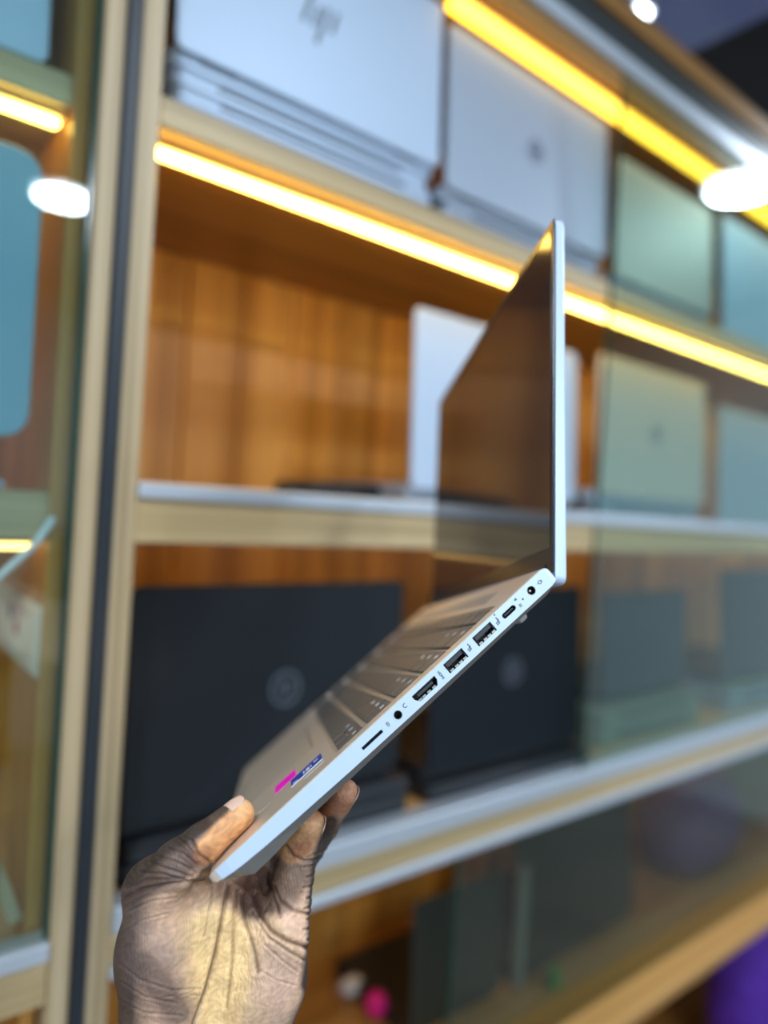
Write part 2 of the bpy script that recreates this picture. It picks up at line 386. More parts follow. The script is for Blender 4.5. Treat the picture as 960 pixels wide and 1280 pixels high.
# lower shelf
LS = H - .385
stack('closed black laptop, %s the stack under the large black lid', .440, .028, LS, .372, .245, black_e, black_e, 2, .021, 'closed laptops on the lower shelf')
open_laptop('large open black laptop with round emblem behind the hand', .430, .040, LS + .0455, .352, .238, black_l, black_e, 'badge', .020, 2, lx=.004, logo_m=logo_f)
stack('closed black laptop, %s the stack under the second black lid', .838, .028, LS, .36, .24, black_e, black_e, 1, .021, 'closed laptops on the lower shelf')
open_laptop('open black laptop with faint round emblem beneath the held laptop hinge', .826, .040, LS + .024, .330, .245, black_2, black_e, 'badge', .020, 3, logo_m=logo_f)
stack('closed olive-grey laptop, %s the stack behind the glass on the lower shelf', 1.235, .045, LS, .33, .23, olive_m, olive_m, 2, .03, 'closed laptops on the lower shelf')
open_laptop('open black laptop on the lower shelf, first behind the glass', 1.255, .082, LS + .064, .285, .185, dark_gr, black_e, None, .018, 4)
stack('closed grey laptop, %s the stack at the far end of the lower shelf', 1.72, .05, LS, .35, .23, olive_m, silver2, 2, .026, 'closed laptops on the lower shelf')
open_laptop('open black laptop on the lower shelf, second behind the glass', 1.72, .082, LS + .055, .345, .235, dark_gr, black_e, None, .018, 4)
# lowest shelf
BS = H - .7700
open_laptop('dark laptop standing at the edge of the smoky lower pane', .81, .10, BS, .19, .19, dark_gr, black_e, None, .018, 2)
t = open_laptop('dark open laptop with a grey rim behind the smoky lower glass', 1.13, .105, BS, .36, .24, dark_gr, black_e, None, .018, 6, rz=.05)
box('edge_strip', (-.197, -.012, .005), (-.183, .004, .20), silver2, t, .002)
def blob(name, label, cat, c, s, m, seed=0, amp=.1, sub=4):
    bm = bmesh.new(); bmesh.ops.create_icosphere(bm, subdivisions=sub, radius=1)
    r = np.random.default_rng(seed); ph = r.uniform(0, 6.28, (6, 3)); fr = r.uniform(1.5, 4, (6, 3))
    for v in bm.verts:
        d = 1 + amp * sum(math.sin(fr[i] @ np.array(v.co) + ph[i, 0]) for i in range(6)) / 3
        p = v.co * d
        q = Vector([math.copysign(abs(p[i]) ** .8, p[i]) for i in range(3)])
        v.co = Vector((q.x * s[0], q.y * s[1], max(q.z, -.82) * s[2]))
    o = bmo(name, bm, m, None, True, c); tag(o, label, cat); return o
b = blob('fabric_pouch', 'dusky purple soft pouch behind the smoky glass, right of the dark laptop', 'pouch', (1.63, .17, BS + .098), (.15, .085, .12), purple_d, 3)
tube('handle', [(-.05, 0, .09), (-.045, 0, .125), (0, 0, .142), (.045, 0, .125), (.05, 0, .09)], .006, purple_d, b)
open_laptop('olive-grey open laptop at the far right behind the smoky glass', 2.05, .19, BS, .36, .27, olive_m, olive_m, None, .018, 4)
b = tag(cyl('green_cap', (1.0, .062, BS), (1.0, .062, BS + .028), .011, green_m), 'small green bottle cap standing behind the smoky glass', 'cap')
b = blob('pink_ball', 'bright magenta ball on the lowest shelf near the wrist', 'ball', (.709, .170, BS + .019), (.016, .016, .018), magenta_m, 2, .02, 3)
t = thing('power_adapter', 'small white power adapter beside the magenta ball', 'adapter', (.712, .235, BS)); box('body', (-.016, -.011, 0), (.016, .011, .020), white_m, t, .004)
for s in (-1, 1): box('prong', (-.026, s * .006 - .0015, .008), (-.016, s * .006 + .0015, .013), alu, t)
t = thing('laptop_bag', 'dark brown laptop bag lying low behind the wrist', 'bag', (.415, .125, BS))
bm = bmesh.new(); box_bm(bm, (-.15, -.085, 0), (.115, .07, .036), .014, 4); bmo('body', bm, dark_bag, t, True)
bm = bmesh.new(); box_bm(bm, (-.12, -.088, .031), (.10, .05, .040), .004, 3); bmo('flap', bm, dark_bag, t, True)
tube('handle', [(-.05, -.078, .025), (-.045, -.092, .032), (0, -.098, .035), (.045, -.092, .032), (.05, -.078, .025)], .005, dark_bag, t)
# under the board: purple bag
b = blob('purple_bag', 'vivid violet fabric bag standing below the orange board at the far right', 'bag', (1.93, .11, H - 1.09), (.19, .09, .24), purple_m, 8, .08)
tube('strap', [(-.06, 0, .19), (-.055, 0, .225), (0, 0, .232), (.055, 0, .225), (.06, 0, .19)], .008, purple_m, b)

# ------------------------------------------------------------------ things in the left cabinet
open_laptop('open silver laptop in the top corner of the left glass cabinet', -.02, .055, U, .345, .24, silver, silver, None, .016, 3)
t = thing('flat_monitor', 'pale blue flat panel with rounded corners behind the left glass', 'monitor', (-.045, .040, H - .003))
bm = bmesh.new(); rounded_slab(bm, .39, .25, .012, .022); bmesh.ops.transform(bm, matrix=Matrix.Translation((0, -.006, .046)), verts=bm.verts); bmo('panel', bm, teal_m, t)
box('neck', (.10, .008, .008), (.14, .020, .14), silver2, t, .003)
box('foot', (.06, -.004, 0), (.18, .13, .0085), silver2, t, .004)
t = thing('paper_sheet', 'white paper with red and purple spots on the inner side of the left cabinet', 'paper')
box('sheet', (.1675, .032, H - .170), (.1690, .30, H - .106), paper_m, t, .0004)
for nm_, yy, zz, mm_ in (('red_spot', .115, -.138, red_m), ('purple_spot', .145, -.126, purple_ink)):
    cyl(nm_, (.1669, yy, H + zz), (.1676, yy, H + zz), .0085, mm_, t, n=20)
t = thing('wood_batten', 'pale yellow wooden batten leaning diagonally behind the left glass', 'batten')
bm = bmesh.new(); d = Vector((.040, 0, -.105)); Mx = Matrix.Translation((.143, .038, H - .335)) @ d.to_track_quat('Z', 'Y').to_matrix().to_4x4()
box_bm(bm, (-.010, -.006, -.10), (.010, .006, .055), .001, 1, Mx); bmo('bar', bm, oak_v, t)
cab = tag(tube('white_cable', [(.02, .03, H - .19), (.08, .028, H - .125), (.125, .026, H - .085), (.158, .024, H - .05), (.172, .022, H - .025)], .003, white_m), 'thin white cable hanging diagonally inside the left glass door', 'cable')

# ------------------------------------------------------------------ the held laptop
# its own frame: x from the hinge to the front edge, y up out of the keyboard deck, z across its width (away from the camera)
LR = np.array([[-0.74633, -0.65092, -0.13893], [0.62381, -0.75686, 0.19501], [-0.23208, 0.05888, 0.97091]])
LT = np.array([0.0832, 0.0303, 0.3828])
WR = M @ LR; WT = M @ LT + CAMPOS
LM = Matrix([[*WR[i], WT[i]] for i in range(3)] + [[0, 0, 0, 1]])
LAP = thing('held_laptop', 'slim silver laptop held open in mid-air with its port side towards the viewer', 'laptop'); LAP.matrix_world = LM
WID, DPT = .321, .2215
al_deck = mat('silver_warm_reflection_tint', (.86, .74, .62), .34, .5); bump(al_deck, noisy(al_deck, 2500, 2), .06, .0001)  # silver deck, with the warm reflection of the wood tinted into its base colour
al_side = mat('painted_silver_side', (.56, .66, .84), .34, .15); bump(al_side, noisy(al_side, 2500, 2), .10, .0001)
bot_m = mat('grey_bottom_cover', (.20, .185, .17), .40, .3)
key_m = mat('grey_key', (.13, .125, .125), .38, .2); key_m2 = black_e
port_k = mat('port_black', (.008, .008, .009), .35); port_s = mat('port_steel', (.45, .43, .38), .3, .9); port_b = mat('port_tongue', (.035, .035, .04), .3)
ink = mat('grey_ink', (.07, .075, .085), .8, spec=.1)
screen_m = mat('glossy_screen', (.030, .028, .030), .09, spec=.6); bez_m = mat('dark_bezel', (.018, .018, .02), .3)
stick_b = mat('blue_sticker', (.008, .055, .42), .45, spec=.25); stick_w = mat('white_print', (.8, .84, .9), .4); stick_m = mat('magenta_sticker', (1, .005, .62), .5, spec=.2)
stick_g = mat('clear_label', (.55, .54, .52), .3)

ST = [(-.0036, -.0042, -.0076, -.0085, .0006), (-.0030, -.0022, -.0092, -.0105, .0002), (-.0014, -.0008, -.0102, -.0120, 0), (.0012, -.0001, -.0106, -.0125, 0),
      (.006, 0, -.0106, -.0132, 0), (.02, 0, -.0105, -.0129, 0), (.06, 0, -.0103, -.0131, 0), (.10, 0, -.0100, -.0131, 0), (.14, 0, -.0095, -.0131, 0),
      (.175, 0, -.0086, -.0131, 0), (.192, 0, -.0080, -.0146, 0), (.205, 0, -.0072, -.0148, 0), (.211, 0, -.0066, -.0108, .0002),
      (.2165, -.0002, -.0058, -.0088, .0009), (.2195, -.0006, -.0052, -.0066, .0022), (.2212, -.0014, -.0044, -.0050, .0046)]
bm = bmesh.new(); rows = []
for u, tn, sb, bn, ins in ST:
    b = .0005 if u > .001 else .0003
    d = .005
    half = [(ins, sb), (ins, tn - b), (ins + b, tn)]
    pts = [(ins + d, bn)] + half + [(WID - ins - b, tn), (WID - ins, tn - b), (WID - ins, sb), (WID - ins - d, bn)]
    rows.append([bm.verts.new((u, n_, w_)) for w_, n_ in pts])
nr = len(rows[0])
for a, b in zip(rows, rows[1:]):
    for k in range(nr): bm.faces.new((a[k], a[(k + 1) % nr], b[(k + 1) % nr], b[k]))
bm.faces.new(rows[0]); bm.faces.new(rows[-1][::-1])
bmesh.ops.recalc_face_normals(bm, faces=bm.faces)
me = bpy.data.meshes.new('base_shell'); bm.to_mesh(me); bm.free()
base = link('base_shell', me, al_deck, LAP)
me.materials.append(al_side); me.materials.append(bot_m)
# cutters for the keyboard tray, the touchpad and the ports
cut = bmesh.new()
KW0, KW1, KU0, KU1 = .0118, .3095, .0285, .1425
box_bm(cut, (KU0, -.0019, KW0), (KU1, .003, KW1), .0006, 2)
def port_poly(pts, depth):
    a = [cut.verts.new((p, q, -.003)) for p, q in pts]; b = [cut.verts.new((p, q, depth)) for p, q in pts]
    cut.faces.new(a); cut.faces.new(b[::-1])
    for k in range(len(pts)): cut.faces.new((a[k], b[k], b[(k + 1) % len(pts)], a[(k + 1) % len(pts)]))
def circ(u, n_, r, k=24): return [(u + r * math.cos(2 * PI * i / k), n_ + r * math.sin(2 * PI * i / k)) for i in range(k)]
def rect(u0, u1, n0, n1): return [(u0, n0), (u1, n0), (u1, n1), (u0, n1)]
def stadium(u0, u1, n0, n1, k=8):
    r = (n1 - n0) / 2; c = (n0 + n1) / 2; o = []
    for i in range(k + 1): a = -PI / 2 + PI * i / k; o.append((u1 - r + r * math.cos(a), c + r * math.sin(a)))
    for i in range(k + 1): a = PI / 2 + PI * i / k; o.append((u0 + r + r * math.cos(a), c + r * math.sin(a)))
    return o
PORTS = [(circ(.0117, -.0050, .0025), .008), (stadium(.0240, .0332, -.0067, -.0038), .007), (rect(.0398, .0528, -.0078, -.0022), .010), (rect(.0603, .0733, -.0078, -.0022), .010),
         ([(.0803, -.0032), (.0957, -.0032), (.0957, -.0054), (.0940, -.0078), (.0820, -.0078), (.0803, -.0054)], .009), (circ(.1067, -.0052, .0021), .009), (rect(.1175, .1305, -.0064, -.0048), .008)]
for p, d in PORTS: port_poly(p, d)
bmesh.ops.recalc_face_normals(cut, faces=cut.faces)
cme = bpy.data.meshes.new('cut'); cut.to_mesh(cme); cut.free(); co = bpy.data.objects.new('cut', cme); COL.objects.link(co); co.matrix_world = LM
md = base.modifiers.new('b', 'BOOLEAN'); md.operation = 'DIFFERENCE'; md.solver = 'EXACT'; md.object = co
bpy.context.view_layer.update()
dg = bpy.context.evaluated_depsgraph_get(); nm = bpy.data.meshes.new_from_object(base.evaluated_get(dg))
base.modifiers.clear(); base.data = nm; bpy.data.objects.remove(co)
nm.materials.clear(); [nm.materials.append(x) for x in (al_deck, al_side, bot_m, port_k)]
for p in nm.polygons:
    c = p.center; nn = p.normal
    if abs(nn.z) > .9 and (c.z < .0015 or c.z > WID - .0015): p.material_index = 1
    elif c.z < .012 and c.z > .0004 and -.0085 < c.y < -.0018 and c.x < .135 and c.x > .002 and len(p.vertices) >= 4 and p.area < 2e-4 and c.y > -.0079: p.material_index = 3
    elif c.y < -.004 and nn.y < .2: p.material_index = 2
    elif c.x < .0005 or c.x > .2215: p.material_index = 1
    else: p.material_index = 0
base.name = 'base_shell'
# touchpad, its outline recessed
bm = bmesh.new(); box_bm(bm, (.1525, -.0004, .100), (.2125, .00012, .215), .0003, 1); bmo('touchpad', bm, mat('touchpad_warm_reflection_tint', (.76, .66, .56), .38, .5), LAP)  # silver pad carrying the deck's painted warm reflection tint
bm = bmesh.new()
for a in ((.1520, .2130, .0993, .1000), (.1520, .2130, .215, .2157), (.1518, .1525, .0993, .2157), (.2125, .2132, .0993, .2157)): box_bm(bm, (a[0], -.0003, a[2]), (a[1], .00006, a[3]))
bmo('touchpad_gap', bm, port_k, LAP)
# keys: rows from the front; widths in units counted from the near side
rowsK = [(.1235, .1400, [1, 1, 1, 1, 1, 1, 5, 1, 1, 1, 1, 1]), (.1040, .1203, [1, 2.4, 1, 1, 1, 1, 1, 1, 1, 1, 1, 1, 2.6]), (.0845, .1008, [1, 2, 1, 1, 1, 1, 1, 1, 1, 1, 1, 1, 1, 2]),
         (.0650, .0813, [1, 1.4, 1, 1, 1, 1, 1, 1, 1, 1, 1, 1, 1, 1, 1.6]), (.0455, .0618, [1, 1.9, 1, 1, 1, 1, 1, 1, 1, 1, 1, 1, 1, 1, 1.1]), (.0315, .0423, [1] * 16)]
total = KW1 - KW0 - .003; UNIT = total / 16
kcache = {}
def key_at(u0, u1, w0, w1, m=key_m):
    key = (round(u1 - u0, 5), round(w1 - w0, 5))
    if key not in kcache:
        du, dw = key; bm = bmesh.new(); box_bm(bm, (0, -.0012, 0), (du, .0001, dw), .0003, 1)
        for v in bm.verts:
            if v.co.y > -.0005:      # a slightly dished top
                pass
        me = bpy.data.meshes.new('key'); bmesh.ops.recalc_face_normals(bm, faces=bm.faces); bm.to_mesh(me); bm.free(); kcache[key] = me
    return link('key', kcache[key], m, LAP, (u0, 0, w0))
G = .0022
for ri, (u0, u1, ws) in enumerate(rowsK):
    z = KW0 + .0015
    for ki, k in enumerate(ws):
        wd = k * UNIT
        if ri == 0 and ki == 1:      # the two half-height arrow keys
            um = (u0 + u1) / 2; key_at(u0, um - .0005, z + G / 2, z + wd - G / 2); key_at(um + .0005, u1, z + G / 2, z + wd - G / 2)
        else: key_at(u0, u1, z + G / 2, z + wd - G / 2)
        z += wd
box('keyboard_plate', (KU0 + .0007, -.00188, KW0 + .0007), (KU1 - .0007, -.0016, KW1 - .0007), mat('keyboard_plate_grey', (.62, .54, .46), .4, .4), LAP, 0)
# pale legends on the nearest keys
bm = bmesh.new()
for ri, (u0, u1, ws) in enumerate(rowsK[:5]):
    for q in range(3):
        z0 = KW0 + .0015 + UNIT * (q + .35); box_bm(bm, (u0 + .0035, .0001, z0), (u0 + .0062, .00016, z0 + .0022 + .0016 * (ri % 2)))
bmo('key_legends', bm, stick_w, LAP)
# speaker strip above the keyboard
bm = bmesh.new(); box_bm(bm, (.0125, -.0001, .045), (.0235, .00025, .276), .0002, 1); bmo('speaker_grille', bm, mat('grille_silver', (.50, .49, .48), .45, .7), LAP)
# ports: shells and tongues sit inside their recesses
def part_bm(name, boxes, m, parent=LAP, bev=0):
    bm = bmesh.new()
    for lo, hi in boxes: box_bm(bm, lo, hi, bev, 1)
    return bmo(name, bm, m, parent)
for u0 in (.0398, .0603):
    p = part_bm('usb_port', [((u0 + .0004, -.0030, .0008), (u0 + .0126, -.0024, .0098)), ((u0 + .0004, -.0076, .0008), (u0 + .0007, -.0024, .0098)), ((u0 + .0123, -.0076, .0008), (u0 + .0126, -.0024, .0098))], port_k)
    part_bm('tongue', [((u0 + .0012, -.0048, .0009), (u0 + .0118, -.0030, .0095))], port_b, p)
    part_bm('spring', [((u0 + a, -.0077, .0003), (u0 + a + .0022, -.0068, .0090)) for a in (.0008, .0037, .0066, .0098)], port_s, p)
p = part_bm('hdmi_port', [((.0809, -.0040, .0009), (.0951, -.0036, .0088))], port_k)
part_bm('tongue', [((.0828, -.0058, .0009), (.0932, -.0044, .0088))], port_b, p)
part_bm('spring', [((a, -.0077, .0003), (a + .0022, -.0068, .0088)) for a in (.0828, .0862, .0896, .0922)], port_s, p)
p = part_bm('usb_c_port', [((.0256, -.0056, .0006), (.0316, -.0049, .0068))], port_b)
def washer(name, u, n_, r0, r1, m, z0=-.00012, z1=.0006, parent=LAP):
    bm = bmesh.new(); k = 28; R = []
    for rr, z in ((r0, z1), (r1, z1), (r1, z0), (r0, z0)): R.append([bm.verts.new((u + rr * math.cos(2 * PI * i / k), n_ + rr * math.sin(2 * PI * i / k), z)) for i in range(k)])
    for q in range(4):
        for i in range(k): bm.faces.new((R[q][i], R[q][(i + 1) % k], R[(q + 1) % 4][(i + 1) % k], R[(q + 1) % 4][i]))
    return bmo(name, bm, m, parent)
p = washer('power_jack', .0117, -.0050, .0023, .00255, port_s); cyl('pin', (.0117, -.0050, .002), (.0117, -.0050, .0079), .0006, port_s, p, n=10)
p = washer('headphone_jack', .1067, -.0052, .0020, .0023, port_s)
p = part_bm('card_slot', [((.1176, -.0063, .003), (.1304, -.0060, .0078))], port_b)
cyl('indicator_light', (.0184, -.0053, -.0001), (.0184, -.0053, .0005), .00055, ink, LAP, n=12)
# printed marks beside the ports (flat print a hair above the side)
def text(body, u, n_, size, ang=0, parent=LAP):
    c = bpy.data.curves.new('print', 'FONT'); c.body = body; c.size = size; c.offset = .00005; c.extrude = .00002; c.align_x = 'CENTER'; c.align_y = 'CENTER'; c.resolution_u = 2
    o = bpy.data.objects.new('tmp', c); COL.objects.link(o); bpy.context.view_layer.update()
    me = bpy.data.meshes.new_from_object(o.evaluated_get(bpy.context.evaluated_depsgraph_get())); bpy.data.objects.remove(o)
    # letters: baseline runs down the side (towards -y of the deck), read with the deck on the left
    T = Matrix(((0, -1, 0, u), (-1, 0, 0, n_), (0, 0, -1, -.00006), (0, 0, 0, 1)))
    me.transform(T); me.materials.clear(); return link('print', me, ink, parent)
text('HDMI', .0775, -.0052, .0019)
text('SS', .0578, -.0056, .0021); text('SS', .0373, -.0056, .0021); text('SS', .0217, -.0068, .0020)
def strokes(name, segs, wdt=.00020):
    bm = bmesh.new()
    for (a, b), (c, d) in segs:
        v = Vector((c - a, d - b)); L_ = v.length; an = math.atan2(v.y, v.x)
        T = Matrix.Translation(((a + c) / 2, (b + d) / 2, -.00005)) @ Matrix.Rotation(an, 4, 'Z'); box_bm(bm, (-L_ / 2, -wdt, -.00003), (L_ / 2, wdt, .00003), 0, 1, T)
    return bmo(name, bm, ink, LAP)
def usb_icon(u, n_): return [((u, n_), (u, n_ - .0032)), ((u, n_ - .0012), (u + .0006, n_ - .0020)), ((u, n_ - .0008), (u - .0006, n_ - .0016)), ((u - .0004, n_), (u + .0004, n_))]
strokes('print', usb_icon(.0566, -.0030)); strokes('print', usb_icon(.0361, -.0030)); strokes('print', [((.0212, -.0034), (.0224, -.0028)), ((.0224, -.0028), (.0212, -.0022)), ((.0212, -.0022), (.0212, -.0034))])
strokes('print', [((.0360, -.0016), (.0354, -.0010)), ((.0354, -.0016), (.0360, -.0010))])
# headphones, power and card marks
arc = [(.1010 + .0010 * math.cos(a), -.0042 + .0011 * math.sin(a)) for a in [PI * (.0 + i / 8) for i in range(9)]]
arc = [(.1010 + (q + .0042), -.0042 + (p - .1010)) for p, q in arc]
strokes('print', list(zip(arc, arc[1:])) + [(arc[0], (arc[0][0] - .0006, arc[0][1])), (arc[-1], (arc[-1][0] - .0006, arc[-1][1]))])
c_ = [(.0052 + .0009 * math.cos(a), -.0048 + .0009 * math.sin(a)) for a in [2 * PI * i / 10 for i in range(11)]]
strokes('print', list(zip(c_, c_[1:])) + [((.0061, -.0048), (.0069, -.0048)), ((.0044, -.0052), (.0036, -.0052)), ((.0044, -.0044), (.0036, -.0044))])
text('SD', .1135, -.0052, .0020)
# stickers on the palm rest
def sheet(name, u0, u1, w0, w1, m, y=.00015, parent=LAP, sk=0):
    bm = bmesh.new(); box_bm(bm, (u0, 0, w0), (u1, y, w1), 0)
    return bmo(name, bm, m, parent)
s1 = sheet('blue_sticker', .1490, .1700, .0300, .0490, stick_b); s1['label'] = 'small blue sticker with white print'
sheet('white_edge', .1490, .1700, .0285, .0300, stick_w, .00016, s1)
bm = bmesh.new()
for a in ((.1575, .1600, .0335, .0415), (.1608, .1618, .034, .042), (.1560, .1568, .035, .041), (.1515, .1545, .0400, .0425), (.1655, .1690, .032, .0345)): box_bm(bm, (a[0], .00015, a[2]), (a[1], .0002, a[3]))
bmo('white_print', bm, stick_w, s1)
s2 = sheet('magenta_sticker', .1665, .1810, .0520, .0740, stick_m); s2['label'] = 'small bright magenta sticker'
s3 = sheet('clear_sticker', .1490, .1620, .0190, .0265, stick_g, .00012)
bm = bmesh.new()
for k in range(7): box_bm(bm, (.1840 + k * .0022, .00003, .0400), (.1852 + k * .0022, .00008, .0410 + .0006 * (k % 2)))
bmo('small_print', bm, stick_w, LAP)
# rubber feet and hinge
for z in (.024, WID - .044):
    box('rubber_foot', (.0185, -.0165, z - .012), (.0245, -.0128, z + .018), mat('grey_foot', (.35, .34, .33), .6), LAP, .0015)
box('rubber_foot', (.188, -.0152, .05), (.196, -.0136, .27), black_e, LAP, .001)
# lid
PV = (-.0009, -.0110); TH = -3.9441; ct, sn = math.cos(TH), math.sin(TH)
LidM = Matrix(((ct, sn, 0, PV[0]), (sn, -ct, 0, PV[1]), (0, 0, 1, 0), (0, 0, 0, 1)))     # x along the lid, y towards the viewer of the screen (out of the glass)
def lidobj(name, bm, m, parent, smooth=False):
    bmesh.ops.transform(bm, matrix=LidM, verts=bm.verts); return bmo(name, bm, m, parent, smooth)
LEN = .2190
bm = bmesh.new()
def lid_pts(r, seg=6):
    o = []
    for cx, cz, a0 in ((LEN - r, WID - r, 0), (.004, WID - .004, 90), (.004, .004, 180), (LEN - r, r, 270)):
        rr = r if cx > .1 else .004
        for k in range(seg + 1):
            a = math.radians(a0 + 90 * k / seg); o.append((cx + rr * math.cos(a), cz + rr * math.sin(a)))
    return o
P0 = lid_pts(.007); K = len(P0); lay = []
def thick(s): return .0068 - .0015 * max(0, min(1, s / LEN))
for y, ins in (('f', 0), ('m', 0), ('n', .0007), ('b', .0026)):
    ring = []
    for s, z in P0:
        t_ = thick(s); yy = {'f': 0, 'm': -t_ * .80, 'n': -t_ * .94, 'b': -t_}[y]
        sc = lambda v, mid, half: mid + (v - mid) * (half - ins) / half
        ring.append(bm.verts.new((sc(s, LEN / 2, LEN / 2), yy, sc(z, WID / 2, WID / 2))))
    lay.append(ring)
bm.faces.new(lay[0]); bm.faces.new(lay[-1][::-1])
for a, b in zip(lay, lay[1:]):
    for k in range(K): bm.faces.new((a[k], b[k], b[(k + 1) % K], a[(k + 1) % K]))
lid = lidobj('lid_shell', bm, al_side, LAP)
bm = bmesh.new(); box_bm(bm, (.0065, .0001, .0011), (LEN - .0012, .0013, WID - .0011), .0006, 2); lidobj('bezel', bm, bez_m, lid)
bm = bmesh.new(); box_bm(bm, (.0200, .0012, .0045), (LEN - .0065, .0016, WID - .0045), .0001, 1); lidobj('screen', bm, screen_m, lid)
bm = bmesh.new(); cyl_bm(bm, (.0045, -.0012, .012), (.0045, -.0012, WID - .012), .0042, n=20); lidobj('hinge', bm, mat('hinge_grey', (.25, .245, .24), .4, .6), LAP)
bm = bmesh.new(); box_bm(bm, (.0075, .00005, .010), (.0115, .0022, WID - .010), .0004, 1); lidobj('hinge_cover', bm, bez_m, LAP)

# ------------------------------------------------------------------ the hand (left hand, palm to the viewer), one continuous skin
# authored in the eye's frame (x right, y down, z forward, metres) and moved into the room afterwards
def cp(px, py, z): return np.array([(px - 480) / F * z, (py - 640) / F * z, z])
def at_n(px, py, n_):       # where the sight line through px,py meets height n_ over the keyboard deck
    r = LR.T @ np.array([(px - 480) / F, (py - 640) / F, 1.]); o = -LR.T @ LT; k = (n_ - o[1]) / r[1]
    return cp(px, py, k)
def lap(u, n_, w_): return LR @ np.array([u, n_, w_]) + LT
def R_(p, rpx): return rpx * p[2] / F
palm = []; fingers = []
def seg(lst, a, ra, b, rb, flat=None): lst.append((a, R_(a, ra), b, R_(b, rb)))
arm0 = cp(262, 1420, .385); wr = cp(258, 1330, .378)
seg(palm, arm0, 80, wr, 76)
seg(palm, cp(212, 1300, .366), 62, cp(202, 1190, .362), 50)
seg(palm, cp(202, 1190, .362), 50, cp(193, 1112, .358), 34)
seg(palm, cp(300, 1310, .376), 58, cp(332, 1225, .374), 45)
seg(palm, cp(332, 1225, .374), 45, cp(350, 1172, .374), 34)
seg(palm, cp(275, 1320, .382), 52, cp(310, 1155, .380), 34)
seg(palm, cp(250, 1320, .382), 52, cp(275, 1140, .378), 36)
seg(palm, cp(235, 1300, .380), 52, cp(240, 1130, .374), 34)
tIP = at_n(254, 1054, .0105); tT = at_n(298, 1018, .0082)
thumb = []; seg(thumb, cp(193, 1112, .358), 33, cp(222, 1080, .350), 28); seg(thumb, cp(222, 1080, .350), 28, tIP, 24); seg(thumb, tIP, 23.5, tT, 20)
tA = at_n(389, 1030, -.0218); A = []
seg(A, cp(350, 1172, .374), 34, cp(362, 1128, .382), 26); seg(A, cp(362, 1128, .382), 26, cp(368, 1095, .384), 24); seg(A, cp(368, 1095, .384), 23, cp(376, 1060, .386), 22); seg(A, cp(376, 1060, .386), 22.5, tA, 17.5)
tB = at_n(432, 990, -.0215); B = []
seg(B, cp(322, 1150, .386), 30, cp(358, 1098, .405), 23); seg(B, cp(358, 1098, .405), 23, cp(404, 1032, .410), 19); seg(B, cp(404, 1032, .410), 19, tB, 16)
Cc = []; c1 = cp(330, 1082, .408); c2 = lap(.190, -.026, .075); c3 = lap(.168, -.0222, .080)
seg(Cc, cp(300, 1135, .385), 30, c1, 23); seg(Cc, c1, 22, c2, 20); seg(Cc, c2, 20, c3, 17)
Dd = []; d1 = cp(300, 1078, .412); d2 = lap(.198, -.026, .100); d3 = lap(.176, -.0222, .104)
seg(Dd, cp(268, 1120, .380), 30, d1, 23); seg(Dd, d1, 22, d2, 19); seg(Dd, d2, 19, d3, 16)
VX = .00085
lo = np.array([-.150, .105, .322]); hi = np.array([.002, .335, .515])
nx, ny, nz = [int(v) for v in np.ceil((hi - lo) / VX)]
gx = (lo[0] + VX * np.arange(nx)).astype(np.float32)[:, None, None]; gy = (lo[1] + VX * np.arange(ny)).astype(np.float32)[None, :, None]; gz = (lo[2] + VX * np.arange(nz)).astype(np.float32)[None, None, :]
def dseg(s_):
    a, ra, b, rb = s_; d = b - a; L2 = float(d @ d)
    h = ((gx - a[0]) * d[0] + (gy - a[1]) * d[1] + (gz - a[2]) * d[2]) / L2
    h = np.clip(h, 0, 1).astype(np.float32)
    q = np.sqrt((gx - a[0] - h * d[0]) ** 2 + (gy - a[1] - h * d[1]) ** 2 + (gz - a[2] - h * d[2]) ** 2)
    return (q - (ra + (rb - ra) * h)).astype(np.float32)
def smin(a, b, k):
    h = np.clip(.5 + .5 * (b - a) / k, 0, 1); return b + (a - b) * h - k * h * (1 - h)
def chain(l, k):
    d = dseg(l[0])
    for s_ in l[1:]: d = smin(d, dseg(s_), np.float32(k))
    return d
P_ = chain(palm, .012)
Fg = chain(A, .0025)
for ch in (B, Cc, Dd): Fg = smin(Fg, chain(ch, .0025), np.float32(.0008))
SD = smin(P_, Fg, np.float32(.005)); SD = smin(SD, chain(thumb, .003), np.float32(.009)); del P_, Fg
